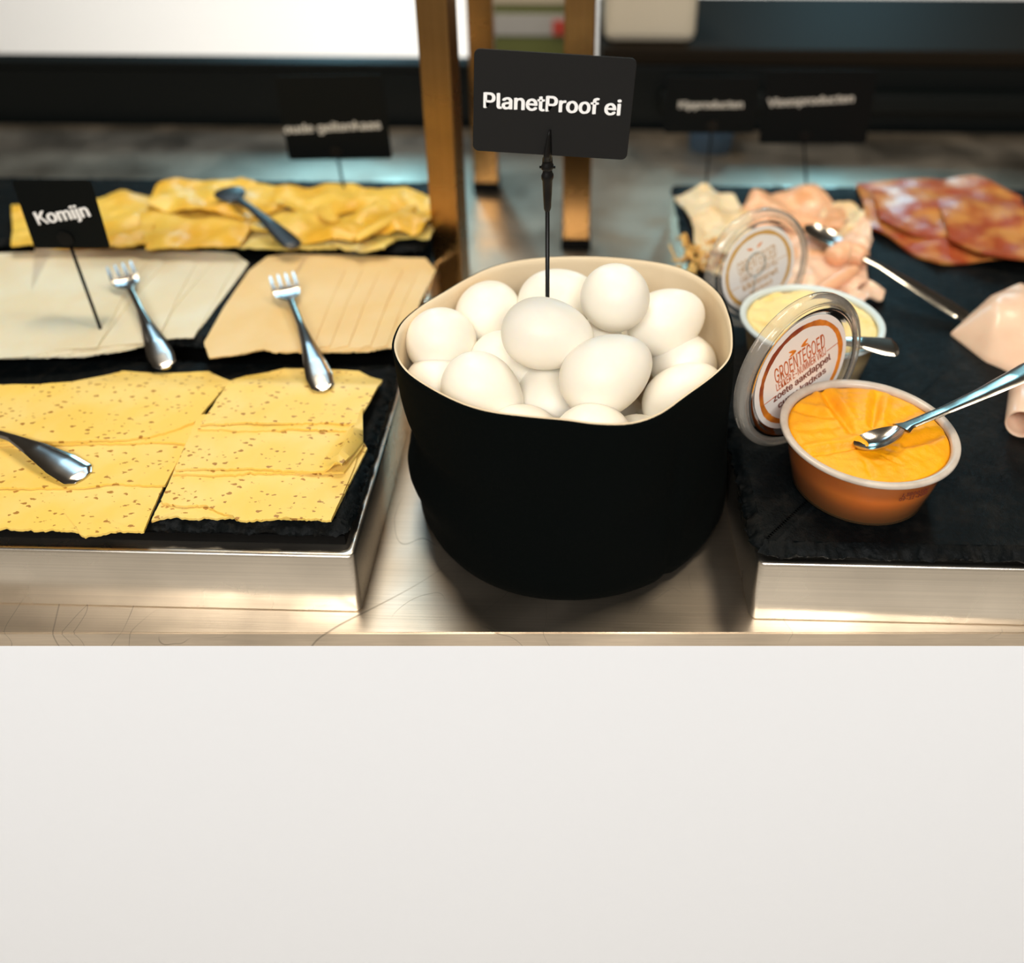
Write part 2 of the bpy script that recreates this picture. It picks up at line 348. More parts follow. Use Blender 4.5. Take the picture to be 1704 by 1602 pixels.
# ------------------------------------------------------------------ bronze steel posts
def post(x, y, w, d, h, label, foot=True, rz=0):
    t = thing('display_post', (x, y, 0), label, 'post', 'bronze posts standing on the counter')
    bm = box_bm(x-w/2, x+w/2, y-d/2, y+d/2, .012, h, .0018, 3)
    o = from_bm('post_shaft', bm, M['post'], t, smooth=False)
    from_bm('post_foot', box_bm(x-w/2-.001, x+w/2+.001, y-d/2-.001, y+d/2+.001, 0, .013, .001), M['board'], t, smooth=False, label='black foot')
    from_bm('post_cap', box_bm(x-w/2-.0006, x+w/2+.0006, y-d/2-.0006, y+d/2+.0006, h, h+.006, .0015), M['board'], t, smooth=False)
    t.rotation_euler.z = rz
post(-.1115, .745, .0275, .022, .50, 'wide bronze post directly behind the egg basket rim by the cheese', rz=R(-14))
post(.0045, .868, .0290, .022, .50, 'bronze post with a black foot behind the card, in clear view to its top')
post(-.104, 1.02, .029, .022, .50, 'blurred bronze post mostly hidden behind the black egg card')

# ------------------------------------------------------------------ steel trays and slates
def riser(x0, x1, y0, y1, h, label, group=None):
    t = thing('steel_riser_tray', ((x0+x1)/2, y0, 0), label, 'tray', group)
    bm = bmesh.new(); c = .0045; out = []
    for (cx, cy, a0) in ((x1-c, y0+c, -90), (x1-c, y1-c, 0), (x0+c, y1-c, 90), (x0+c, y0+c, 180)):
        for k in range(7):
            a = R(a0+15*k); out.append(Vector((cx+c*math.cos(a), cy+c*math.sin(a))))
    ctr = Vector(((x0+x1)/2, (y0+y1)/2))
    def inset(d):
        return [Vector((min(max(p.x, x0+d), x1-d) if d > c else p.x+(ctr.x-p.x)/abs(ctr.x-p.x)*d, min(max(p.y, y0+d), y1-d) if d > c else p.y+(ctr.y-p.y)/abs(ctr.y-p.y)*d)) for p in out]
    rs = []
    for d, z in ((.0006, 0), (0, .0008), (0, h-.0022), (.0004, h-.0010), (.0012, h-.0003), (.0025, h), (.0040, h-.0004), (.0046, h-.0022)):
        rs.append([Vector((p.x, p.y, z)) for p in inset(d)])
    rings_bm(rs, False, True, bm)
    from_bm('tray_shell', bm, M['tray'], t, sharp=35)
    from_bm('gap_shade_board', box_bm(x0+.009, x1-.007, y0+.0115, y1-.02, h-.003, h+.0045, .0006), M['board'], t, smooth=False, label='black board drawing the shaded gap under the slates')  # shade of the gap below the slates, put in as a black board
    return t
riser(-.62, -.1226, .3705, .885, .046, 'brushed steel riser tray carrying the cheese slates')
riser(.1092, .62, .3721, .93, .046, 'brushed steel riser tray carrying the meats and tubs')

def slate(x0, x1, y0, y1, z0, z1, label, seed, parent=None, rough=1.):
    t = (x0+x1)/2, (y0+y1)/2, z0
    pts = [Vector((x0, y0)), Vector((x1, y0)), Vector((x1, y1)), Vector((x0, y1))]
    cn = []
    for i, p in enumerate(pts):
        a = pts[i-1]; b = pts[(i+1) % 4]; cn += [p+(a-p).normalized()*.008, p+(a-p).normalized()*.0025+(b-p).normalized()*.0025, p+(b-p).normalized()*.008]
    n = int(2*((x1-x0)+(y1-y0))/.0016); out = resample(cn, n); N = len(out)
    nr = []
    for i in range(N):
        e = out[(i+1) % N]-out[i-1]; nr.append(Vector((e.y, -e.x)).normalized())
    rs = []
    prof = [(-.0075, 1, 0), (-.0055, 1, .3), (-.004, .93, .8), (-.0028, .80, 1), (-.0016, .66, 1.2), (-.0006, .52, 1.2), (0, .38, 1), (-.0005, .22, 1), (-.0012, .08, .8), (-.0022, 0, .2)]
    for k, (d, f, a) in enumerate(prof):
        r = []
        for i, p in enumerate(out):
            q = Vector((p.x*420, p.y*420, seed+k*.7)); g = noise.noise(q)*.0016+noise.noise(q*.32)*.0022+noise.noise(q*2.3)*.0008
            lo = noise.noise(Vector((p.x*55, p.y*55, seed)))*.0022
            dd = d*1.5*(1+.5*noise.noise(Vector((p.x*130, p.y*130, seed+9)))) + (g+lo)*a*rough if a else d
            z = z0+(z1-z0)*f + (noise.noise(q+Vector((7, 3, 5)))*.0012*a if 0 < k < 9 else 0)
            r.append(Vector((p.x+nr[i].x*dd, p.y+nr[i].y*dd, z)))
        rs.append(r)
    bm = rings_bm(rs, True, True)
    o = from_bm('slate_board', bm, M['slate'], loc=t, sharp=50)
    return tag(o, label, 'slate board')
yL = atz(400, 893, .05).y; yR = atz(1450, 936, .05).y
xL = atz(586, 877, .053).x; xR = atz(1252, 925, .052).x
slate(-.60, xL, yL, .555, .0505, .058, 'rough-edged slate board under the seeded cheese slices', 1.)
slate(-.60, xL-.002, .562, .70, .0600, .0680, 'rough-edged slate board under the white and peach cheese slices', 5.)
slate(-.60, xL-.004, .708, .862, .0680, .0760, 'slate board at the back under the crumpled yellow cheese', 9.)
from_bm('slate_support', box_bm(-.59, xL-.012, .575, .69, .0505, .0598, .001), M['board'], loc=(-.36, .63, .0505), smooth=False)
tag(bpy.data.objects['slate_support'], 'black wooden block under the slate of white cheese', 'block')
from_bm('slate_support', box_bm(-.59, xL-.014, .72, .85, .0505, .0678, .001), M['board'], loc=(-.36, .80, .0505), smooth=False)
tag(bpy.data.objects['slate_support.001'], 'black wooden block under the slate of crumpled yellow cheese', 'block')
slate(xR, .60, yR, .905, .0505, .058, 'rough-edged slate board carrying the orange tub and the meats', 14.)

# ------------------------------------------------------------------ slices
def slice_(name, label, outline, z0, thick, m, cat='cheese', group=None, rag=.0011, zf=None, wave=0, wl=60, seed=0., rings=9, parent=None, step=.0013, flags=None, tol=None):
    """outline: [(x, y, ragged?)] in metres; a solid slice with a torn edge where flagged, following the height function zf"""
    P = []
    n = len(outline)
    for i in range(n):
        a = Vector(outline[i][:2]); b = Vector(outline[(i+1) % n][:2]); rg = outline[i][2]
        k = max(1, int((b-a).length/step)); nn = Vector(((b-a).y, -(b-a).x)).normalized()
        for s in range(k):
            t = s/k; p = a.lerp(b, t); am = rag*rg*min(1, 4*t+.2, 4*(1-t)+.2)+.00018
            g = noise.noise(Vector((p.x*420, p.y*420, seed)))+1.1*noise.noise(Vector((p.x*130, p.y*130, seed+3)))+.5*noise.noise(Vector((p.x*1100, p.y*1100, seed)))
            P.append(p+nn*am*g)
    c = sum(P, Vector((0, 0)))/len(P)
    def zz(p):
        z = z0 + (zf(p.x, p.y) if zf else 0)
        if wave: z += wave*(noise.noise(Vector((p.x*wl, p.y*wl, seed)))+.22*noise.noise(Vector((p.x*wl*2.3, p.y*wl*2.3, seed+4)))) + wave*.6
        else: z += .0006*(.35+noise.noise(Vector((p.x*38, p.y*38, seed))))
        return z
    fr = [(.08+.92*k/rings) for k in range(rings+1)]
    tp = []; bt = []
    for f in fr:
        tp.append([Vector((q.x, q.y, zz(q)+thick)) for q in (c.lerp(p, f) for p in P)])
        bt.append([Vector((q.x, q.y, zz(q))) for q in (c.lerp(p, f) for p in P)])
    bm = rings_bm(tp+bt[::-1], True, True)
    o = from_bm(name, bm, m, loc=(c.x, c.y, z0), sharp=60)
    return tag(o, label, cat, group)
def pxo(pts, z): return [(*atz(p[0], p[1], z).xy, (p[2] if len(p) > 2 else 0)) for p in pts]
def lift(yback, ydrop, h): return lambda x, y: -h*smooth01((y-ydrop)/(yback-ydrop))

TC = .0016; G1 = 'seeded cheese slices on the front slate'; Z1 = .0583
def cum(label, pts, lev, seed, zf=None, rag=.0011, ext=0):
    z = Z1+lev*TC*1.06
    drop = (lambda x, y: -lev*TC*1.02*smooth01((y-.505)/.03)) if lev > 1 else None
    f = zf or drop
    slice_('cheese_slice', label, pxo(pts, z+TC), z, TC, M['cumin'], 'cheese', G1, rag, f, seed=seed)
LFT = -75
# left column, front to back
cum('front seeded cheese slice of the outer column, its torn hem overhanging the slate', [(LFT, 790), (280, 790), (270, 812), (255, 845), (239, 884, 1.2), (184, 884, 1.4), (142, 893, 1.2), (120, 883, 1), (LFT, 878)], 0, 1)
cum('seeded cheese slice in the middle of the outer column under the spoon end', [(LFT, 715), (262, 730), (290, 734), (309, 741), (292, 775), (274, 807, .5), (188, 805, .7), (139, 811, .6), (LFT, 812)], 1, 2)
cum('seeded cheese slice tucked flat beneath the rearmost slice of the outer column', [(LFT, 660), (330, 640), (354, 655), (334, 700), (311, 738, .3), (264, 735, .5), (209, 737, .6), (LFT, 742)], 2, 3)
cum('large rear seeded cheese slice of the outer column, below the fork handle on white cheese', [(LFT, 640), (60, 640), (120, 634), (202, 608), (255, 613), (346, 609), (385, 631), (325, 701, .5), (290, 715, .8), (251, 725, .8), (209, 731, .5), (120, 734, .5), (LFT, 735)], 3, 4)
# right column
cum('lowest seeded cheese slice peeking out at the torn front and side corner', [(300, 770), (600, 728), (611, 746), (552, 864, .8), (420, 860, 1), (343, 862, 1.3), (318, 863, 1), (276, 859, 1), (251, 867, .3), (272, 826)], 0, 5)
cum('front seeded cheese slice with a long torn front edge and small holes', [(300, 755), (597, 750), (590, 776), (551, 866, 1), (484, 861, 1.3), (431, 865, 1), (410, 867, 1.2), (371, 853, 1), (343, 840, 1.2), (308, 842, 1), (283, 840, .8), (268, 832), (288, 788)], 1, 6)
cum('thin seeded cheese slice showing as a strip under the curled one', [(326, 705), (603, 700), (604, 742), (572, 786, .9), (480, 786, 1), (370, 789, .9), (287, 789, .2)], 2, 7)
xc = atz(586, 750, .065).x
def curl(x, y):
    b = atz(584, 760, .064)
    t = (x-(b.x-.0035+.12*(y-b.y)))
    return .0062*math.exp(-(t/.0042)**2)-2.2*TC*smooth01((y-.505)/.03)
cum('seeded cheese slice whose side edge curls up into a fold', [(330, 690), (606, 686), (604, 735), (570, 781, .6), (520, 785, .8), (440, 780, .8), (340, 779, .6), (292, 782, .2)], 3, 8, zf=curl)
cum('seeded cheese slice just below the top one, its torn edge showing in front', [(386, 640), (470, 615), (600, 612), (630, 640), (586, 717, .8), (500, 714, .8), (420, 716, .8), (329, 713, .2)], 4, 9)
cum('top seeded cheese slice with cut-off back corners under the fork handle end', [(387, 627), (406, 613), (470, 597), (522, 598), (596, 602), (635, 623), (633, 635), (594, 704, .8), (540, 703, .8), (465, 704, .9), (400, 703, .8), (333, 706, .2)], 5, 10)

# row two: white and peach fans
G2 = 'white cheese slices fanned on the middle slate'; Z2 = .0682; T2 = .0008
WL = ['white cheese slice at the bottom of the pale fan, nearest the peach cheese', 'second white cheese slice of the fan counted from the peach cheese', 'third white cheese slice of the fan counted from the peach cheese',
      'fourth white cheese slice of the fan, below the fork handle', 'fifth white cheese slice of the fan, under the fork head', 'top white cheese slice of the fan by the card stem']
for i in range(6):
    d = (0, -20, -62, -88, -140, -172)[i]; e = (0, 9, -6, 12, -10, 5)[i]
    pts = [(-90, 425), (120+d*.2, 421), (231+d, 413), (340+d, 417), (393+d, 424), (414+d, 440), (370+d+e, 500), (325+d+2*e, 559+i*4, 1), (288+d, 562+i*4, 1), (213+d*.7, 584, 1), (141+d*.6, 595, .6), (-90, 600)]
    slice_('cheese_slice', WL[i], pxo(pts, Z2+T2*i), Z2+T2*i*1.03, T2, M['white'], 'cheese', G2, .0013, seed=20+i, rings=6)
G3 = 'peach cheese slices fanned on the middle slate'
OL = ['peach cheese slice at the bottom of the fan, nearest the egg basket', 'second peach cheese slice counted from the egg basket', 'third peach cheese slice counted from the egg basket',
      'fourth peach cheese slice from the egg basket, with a darker slanted edge', 'fifth peach cheese slice from the egg basket, with a darker slanted edge', 'top peach cheese slice of the fan under the fork head']
RX = [0, -28, -55, -92, -122, -150]
for i in range(6):
    d = RX[i]
    pts = [(340, 572), (372, 515), (415, 452), (445, 429), (476, 424), (590+d*.5, 426), (626+d*.8, 428), (708+d, 431), (725+d, 451), (700+d, 503), (672+d*1.0, 577, 1), (600+d*.8, 587, 1), (543+d*.6, 588, 1), (438, 583, 1), (392, 592, 1), (349, 597, .3)]
    slice_('cheese_slice', OL[i], pxo(pts, Z2+T2*i), Z2+T2*i*1.03, T2, M['pale'], 'cheese', G3, .0013, seed=30+i, rings=6)

# row three: crumpled yellow slices
G4 = 'crumpled yellow cheese slices at the back'; Z3 = .0765
YS = [('pale-rimmed yellow cheese slice lying flattest, under the black spoon', [(340, 380), (560, 370), (600, 385), (560, 414, 1), (450, 416, 1), (350, 411, 1)], 'rind', 0, .003, 60),
      ('pale-rimmed yellow cheese slice at the front of the heap, by the bronze post', [(560, 370), (700, 355), (727, 372), (715, 395, 1), (660, 398, 1), (640, 416, 1), (600, 420, 1), (540, 408, .5)], 'rind', 1, .004, 55),
      ('yellow cheese slice beside the black card at the edge of the heap', [(20, 345), (165, 335), (200, 322), (250, 325), (262, 370), (245, 412, .5), (180, 411, .5), (20, 412)], 'yellow', 2, .006, 45),
      ('wide yellow cheese slice with an orange hole, below the black spoon head', [(232, 350), (300, 330), (400, 335), (420, 380), (400, 408, .6), (330, 411, .6), (242, 412)], 'yellow', 3, .006, 40),
      ('yellow cheese slice under the stem of the tilted black card', [(400, 345), (540, 350), (650, 345), (670, 375), (600, 400, .6), (500, 398, .6), (420, 385)], 'yellow', 4, .008, 38),
      ('folded yellow cheese slice humped at the back beside the bronze post', [(520, 325), (640, 318), (722, 330), (724, 362), (700, 385, .6), (610, 385, .5), (530, 362)], 'yellow', 5, .009, 42),
      ('rearmost yellow cheese slice with a rolling back edge, behind the spoon head', [(245, 330), (262, 312), (330, 300), (400, 300), (470, 316), (480, 345), (400, 362), (300, 352), (250, 350)], 'yellow', 6, .010, 36),
      ('rearmost yellow cheese slice with a rolling back edge, behind the card stem', [(455, 318), (540, 308), (640, 308), (705, 320), (718, 345), (640, 352), (540, 352), (460, 345)], 'yellow', 7, .010, 34)]
for lb, pts, mk, i, wv, wl in YS:
    zc = Z3+.0012*i
    slice_('cheese_slice', lb, pxo(pts, zc+wv*.6), zc, .0016, M[mk], 'cheese', G4, .0016, seed=40+i*3.1, wave=wv, wl=wl, rings=16, step=.003)
# small rolled fold lying on the heap
def roll(name, label, pts, rad, m, cat, z, group=None, flat=.6, n=14):
    P = catmull([atz(p[0], p[1], z+rad*.6)+Vector((0, 0, -rad*.2)) for p in pts], 8, False)
    k = len(P)
    rr = [rad*(.55+.45*math.sin(PI*min(1, max(0, i/(k-1)*.9+.05))))*(1+.12*nz(i*.6, 2)) for i in range(k)]
    o = from_bm(name, tube_bm(P, rr, n, flat=flat), m, loc=tuple(P[0])); return tag(o, label, cat, group)
roll('cheese_roll', 'loosely rolled strip of yellow cheese pointing to the bronze post', [(592, 396), (640, 368), (690, 342)], .006, M['yellow'], 'cheese', .090)

# ------------------------------------------------------------------ cutlery
def cut_frame(a, b, upv=(0, 0, 1), roll_=0):
    a = Vector(a); b = Vector(b); x = (b-a).normalized(); y = Vector(upv).cross(x).normalized(); z = x.cross(y)
    m = Matrix((x, y, z)).transposed().to_4x4() @ Matrix.Rotation(roll_, 4, 'X'); m.translation = a; return m
def strip_bm(M4, st, thick=.0012, n=10):
    """st: list of (x, z, halfwidth, crown) stations -> a rounded flat bar"""
    rs = []
    for x, z, w, cr in st:
        r = []
        for k in range(n+1):
            t = -1+2*k/n; r.append(M4 @ Vector((x, w*t, z+cr*(1-t*t)+thick/2*(1-t**6))))
        for k in range(n-1, 0, -1):
            t = -1+2*k/n; r.append(M4 @ Vector((x, w*t, z+cr*(1-t*t)-thick/2)))
        rs.append(r)
    return rings_bm(rs, True, True)
def interp(keys, n):
    out = []
    for s in range(n+1):
        t = s/n*(len(keys)-1); i = min(int(t), len(keys)-2); f = t-i; f = f*f*(3-2*f)*.5+f*.5
        out.append(tuple(a*(1-f)+b*f for a, b in zip(keys[i], keys[i+1])))
    return out
def fork(label, a, b, group, roll_=0, m=None):
    """a = tine tips, b = handle end; curved head, four tines, a handle that widens to a rounded spoon-like end"""
    m = m or M['cutlery']; L = (Vector(b)-Vector(a)).length; M4 = cut_frame(a, b, roll_=roll_)
    t = thing('fork', tuple(a), label, 'fork', group)
    w = .0105
    hd = [(.013, .0035, w, -.0008), (.018, .0012, w*.97, -.0010), (.024, .0003, w*.85, -.001), (.029, .0014, w*.45, -.0004), (.034, .003, .0030, 0), (.040, .0048, .0025, 0)]
    from_bm('fork_head', strip_bm(M4, interp(hd, 24), .0014), m, t, sharp=50)
    for k in range(4):
        y = (-1+2*k/3)*w*.86; st = [(0, .0062, .0006), (.004, .0052, .0010), (.009, .0040, .0013), (.0145, .0026, .0016)]
        bm = rings_bm([[M4 @ Vector((x, y+hw*c, z+hw*.6*s)) for c, s in ((1, -1), (1, 1), (-1, 1), (-1, -1))] for x, z, hw in st], True, True)
        from_bm('tine', bm, m, t, smooth=False)
    hs = [(.038, .0046, .0026, 0), (L*.5, .0062, .0028, .0004), (L*.66, .0054, .0048, .0009), (L*.80, .0036, .0078, .0010), (L*.90, .0016, .0092, .0008), (L*.97, .0002, .0078, .0004), (L*.995, -.0004, .0035, 0), (L, -.0005, .0006, 0)]
    from_bm('fork_handle', strip_bm(M4, interp(hs, 44), .0018), m, t, sharp=50)
    return t
def spoon(label, a, b, bowl=(.022, .0125, .005), roll_=0, m=None, hw=(.003, .0085), arch=.006, name='spoon', cat='spoon', group=None, upv=(0, 0, 1)):
    """a = centre of the bowl, b = handle end"""
    m = m or M['cutlery']; L = (Vector(b)-Vector(a)).length; M4 = cut_frame(a, b, upv=upv, roll_=roll_)
    t = thing(name, tuple(a), label, cat, group)
    bl, bw, bd = bowl; rs = []; N = 40
    for s, off in ((1, 0), (-1, .0009)):
        rr = []
        for k in range(9):
            f = (k+.4)/8.4 if s > 0 else (8-k+.4)/8.4
            rr.append([M4 @ Vector((bl*f*math.cos(2*PI*i/N), bw*f*math.sin(2*PI*i/N)*(1-.18*math.cos(2*PI*i/N)), -bd*(1-f*f)-off)) for i in range(N)])
        rs += rr
    from_bm(name.split('_')[-1]+'_bowl', rings_bm(rs, True, True), m, t, sharp=70)
    hs = [(bl*.94, -.0004, hw[0]*1.6, 0), (bl*1.25, arch*.35, hw[0], 0), (bl*1.25+(L-bl)*.25, arch, hw[0]*1.05, .0003), (L*.62, arch, (hw[0]+hw[1])*.5, .0007), (L*.82, arch*.5, hw[1], .0009), (L*.95, .0008, hw[1]*1.02, .0007), (L*.99, 0, hw[1]*.6, .0002), (L, 0, hw[1]*.1, 0)]
    from_bm(name.split('_')[-1]+'_handle', strip_bm(M4, interp(hs, 44), .0018), m, t, sharp=50)
    return t
GF = 'steel forks lying on the cheese'
zt = Z2+.0075
fork('steel fork lying on the white cheese with its handle over the slate step', atz(200, 450, zt+.006), atz(277, 612, .066), GF)
fork('steel fork lying on the peach cheese with its handle end on seeded cheese', atz(470, 467, zt+.006), atz(540, 650, .0705), GF)
spoon('steel spoon handle end resting on seeded cheese at the very edge of the photo', atz(-60, 700, .066), atz(141, 796, .0625), hw=(.003, .0098))
spoon('black plastic spoon lying across the crumpled yellow cheese', atz(384, 322, .1005), atz(492, 412, .0850), bowl=(.013, .014, -.0015), m=M['darkcut'], hw=(.004, .0085), arch=.003)

# ------------------------------------------------------------------ egg basket
RIM = [(652,580),(658,552),(672,531),(700,508),(733,488),(781,460),(826,441),(883,430),(958,426),(1033,429),(1108,439),(1157,456),(1198,488),(1217,528),(1223,569),(1217,599),(1191,627),(1146,660),(1100,692),(1052,708),(995,709),(939,702),(883,697),(808,687),(751,668),(695,637),(665,611)]
BZ = .140
rim = resample([Vector(p) for p in catmull([(*atz(x, y, BZ).xy, BZ) for x, y in RIM], 6)], 144)
BC = Vector((-.0005, .4835)); 
# start both rings at the same bearing
bk = thing('egg_basket', (0, .48, 0), 'round black canvas basket with cream lining, full of white eggs', 'basket')
ctr = sum((p for p in rim), Vector())/144
def ang(p, c): return math.atan2(p.y-c.y, p.x-c.x)
def wallring(f, inset):
    """f = 0 at the counter, 1 at the rim"""
    out = []
    for p in rim:
        a = ang(p, ctr); d = Vector((math.cos(a), math.sin(a)))
        rb = .1035+.0015*math.sin(3*a+1)+.0050*max(0, math.cos(a))
        b = BC+d*rb
        q = Vector((b.x*(1-f)+p.x*f, b.y*(1-f)+p.y*f))
        # soft folds, strongest low on the wall; a fold pushed in at the left and bulging beneath
        am = .0026*math.sin(PI*min(1, f*1.05))*(1-f*.7)
        q += d*(am*(nz(math.cos(a)*2.3, math.sin(a)*2.3, f*3.2)*1.6+.6*nz(math.cos(a)*6, math.sin(a)*6, f*5)))
        da = math.atan2(math.sin(a-R(196)), math.cos(a-R(196)))
        q += d*math.exp(-(da/.62)**2)*(-.0048*math.exp(-((f-.52)/.10)**2)+.0045*math.exp(-((f-.34)/.12)**2))
        da = math.atan2(math.sin(a-R(-52)), math.cos(a-R(-52)))
        q += d*(-.0022*math.exp(-(da/.035)**2)*smooth01((.95-f)*3))            # vertical seam
        if f < .06: q -= d*.004*(1-f/.06)
        z = p.z*f + (.0 if f > 0 else .0)
        if 0 < f < .2: z += .0015*nz(a*3, 7)*(1-f/.2)
        out.append(Vector((q.x-d.x*inset, q.y-d.y*inset, z)))
    return out
fs = [0, .015, .035, .07]+[.11+.89*k/26 for k in range(27)]
top = wallring(1, .0008); top = [v+Vector((0, 0, .0004)) for v in top]
rs = [wallring(f, 0) for f in fs]+[top, wallring(1, .0016), wallring(.93, .0018)]
from_bm('canvas_wall', rings_bm(rs, True, False), M['fabric'], bk)
li = [[v+Vector((0, 0, -.0004)) for v in wallring(1, .0011)], [v+Vector((0, 0, .0005)) for v in wallring(1, .0015)], [v+Vector((0, 0, .0004)) for v in wallring(1, .0024)]]+[wallring(f, .0030) for f in (.97, .9, .8, .65, .5, .35, .2, .06)]
from_bm('lining', rings_bm(li, False, True), M['lining'], bk, label='cream cotton lining')
bm = bmesh.new(); sr = wallring(.955, .0027)
for i in range(0, 144):
    a, b = sr[i], sr[(i+1) % 144]; q = a.lerp(b, .62); tube_bm([a+Vector((0, 0, .0001)), q], .00032, 5, bm)
o = from_bm('stitching', bm, M['thread'], bk); o['kind'] = 'stuff'

# ------------------------------------------------------------------ eggs
def egg_mesh():
    n, mrg = 48, 30; rs = []
    for k in range(1, mrg):
        t = PI*k/mrg; x = -math.cos(t)*.0277; r = .0216*math.sin(t)*(1-.13*math.cos(PI-t))
        rs.append([Vector((x, r*math.cos(2*PI*i/n), r*math.sin(2*PI*i/n))) for i in range(n)])
    bm = rings_bm(rs)
    for ring_, x in ((0, -.0277), (-1, .0277)):
        pass
    bm.verts.ensure_lookup_table(); nv = len(bm.verts)
    for base, x in ((0, -.0277), (nv-n, .0277)):
        c = bm.verts.new((x, 0, 0)); bm.verts.ensure_lookup_table()
        for i in range(n): bm.faces.new((bm.verts[base+i], bm.verts[base+(i+1) % n], c))
    bmesh.ops.recalc_face_normals(bm, faces=bm.faces[:])
    me = bpy.data.meshes.new('egg'); bm.to_mesh(me); bm.free(); me.polygons.foreach_set('use_smooth', [True]*len(me.polygons)); me.materials.append(M['egg']); return me
EM = egg_mesh()
EG = [(-0.0544,0.5212,0.1213,0.18,0.97,-0.15),(-0.0812,0.4841,0.1212,0.23,0.84,-0.50),(-0.0805,0.4630,0.1010,0.30,0.88,-0.38),(-0.0504,0.4340,0.1168,0.67,-0.03,-0.75),(-0.0135,0.4550,0.1460,0.99,-0.04,-0.12),(-0.0079,0.5238,0.1297,0.96,0.27,0.06),(0.0280,0.4959,0.1482,0.06,0.86,-0.51),(0.0637,0.5102,0.1230,0.84,0.52,0.17),(0.0765,0.5011,0.0945,0.32,0.82,-0.48),(0.0714,0.4564,0.0996,0.79,0.46,0.40),(0.0215,0.4340,0.1325,0.84,0.36,0.38),(-0.0397,0.4728,0.1062,0.47,-0.11,-0.87),(0.0144,0.4025,0.1085,0.47,0.80,-0.37),(-0.0260,0.4124,0.0990,0.62,0.68,-0.39),(0.0441,0.5300,0.0900,0.55,0.11,-0.83),(0.0420,0.4300,0.0800,0.15,0.85,-0.51),(-0.0120,0.4560,0.1000,0.08,0.99,0.15),(-0.0002,0.4830,0.0740,-0.03,0.94,0.33),(0.0168,0.4976,0.1060,0.48,0.76,-0.44),(0.0173,0.4839,0.0235,0.62,-0.78,0.13),(-0.0277,0.4995,0.0234,-0.75,-0.60,-0.28),(0.0131,0.4010,0.0237,-0.91,-0.10,-0.39),(0.0384,0.5386,0.0235,0.99,0.07,-0.11),(-0.0668,0.4804,0.0269,-0.22,-0.52,-0.82),(0.0542,0.4268,0.0236,-0.59,0.72,-0.36),(-0.0126,0.5486,0.0235,0.98,-0.20,0.02),(-0.0340,0.4117,0.0235,0.90,0.32,-0.29),(0.0684,0.5071,0.0289,-0.09,0.27,0.96),(-0.0285,0.4575,0.0288,-0.25,-0.23,0.94),(0.0092,0.4391,0.0268,-0.69,-0.23,0.69),(0.0076,0.5235,0.0524,0.65,0.10,0.75),(-0.0660,0.4386,0.0290,-0.90,0.32,-0.30),(0.0636,0.4682,0.0243,-0.91,0.15,0.38),(-0.0545,0.5269,0.0236,-0.38,-0.92,0.02)]
EL = ['white egg against the basket back wall, on the cheese side of the card stem', 'white egg against the basket wall, second up on the cheese side', 'white egg lowest against the basket wall on the cheese side',
      'large white egg resting at the front rim, on the cheese side', 'big white egg lying on its side on top, right in front of the card stem', 'white egg at the back of the basket, half behind the card stem',
      'round white egg perched highest at the back, seen end-on', 'white egg at the back against the basket wall, meat side, behind the perched one', 'white egg against the wall on the meat side, just above the big tilted one',
      'large tilted white egg touching the front rim on the meat side', 'large white egg on top at the front, just below and beside the sideways egg', 'white egg half hidden under the sideways top egg, cheese side',
      'white egg whose crown just shows above the front rim', 'small patch of white egg at the front rim between the two large front ones', 'shaded white egg peeking between the perched egg and the wall egg on the meat side',
      'sliver of white egg under the large top front egg, by the rim', 'shaded white egg in the gap directly below the sideways top egg', 'white egg deep in the dark gap beside the card stem', 'white egg wedged beneath the perched round egg']
for i, (x, y, z, a, b, c) in enumerate(EG):
    if i >= 19: x *= .90; y = .478+(y-.478)*.90
    o = bpy.data.objects.new('egg', EM); COL.objects.link(o); ax = Vector((a, b, c)).normalized()
    q = ax.to_track_quat('X', 'Z'); o.rotation_mode = 'QUATERNION'; o.rotation_quaternion = q; o.location = (x, y, z)
    if i == 10: o.scale = (1.04, 1.05, 1.05)
    if i >= 19: o.scale = (.96, .98, .98)
    tag(o, EL[i] if i < 19 else 'white egg buried in the lower layers of the basket', 'egg', 'white eggs in the basket' if i < 19 else 'eggs buried deep in the basket')

# ------------------------------------------------------------------ card on its clip stand in the basket
YC = .4900
cs = thing('card_clip_stand', (0, YC, .004), 'thin black stand with a crocodile clip rising from the eggs', 'card holder')
sx = aty(911, 500, YC).x; zc0 = aty(911, 350, YC).z; zt_ = aty(911, 215, YC-.004).z
from_bm('stand_base', lathe_bm([(.0001, 0), (.018, 0), (.018, .0015), (.003, .003), (.0001, .003)], Matrix.Translation((sx, YC, .004)), 32, cap0=True, cap1=True), M['blackmetal'], cs)
from_bm('stem', tube_bm([(sx, YC, .006), (sx, YC, zc0+.004)], .00135, 12), M['blackmetal'], cs)
def zpy(py): return aty(911, py, YC).z
ferr = [(351, .0017), (346, .0024), (322, .0029), (300, .0033), (296, .0040), (291, .0040), (287, .0032), (283, .0030), (280, .0040), (275, .0040), (272, .0034), (262, .0032)]
from_bm('clip_body', tube_bm([(sx, YC, zpy(p)) for p, r in ferr], [r for p, r in ferr], 16, flat=.8), M['blackmetal'], cs, sharp=40)
jaw = [(268, .0032), (255, .0030), (240, .0022), (226, .0014), (216, .0007)]
from_bm('clip_jaw', tube_bm([(sx+.0004*i, YC-.0032, aty(911, p, YC-.0032).z) for i, (p, r) in enumerate(jaw)], [r for p, r in jaw], 12, flat=.45), M['blackmetal'], cs)
from_bm('clip_jaw', tube_bm([(sx, YC+.003, aty(911, p, YC).z) for i, (p, r) in enumerate(jaw)], [r for p, r in jaw], 12, flat=.4), M['blackmetal'], cs)
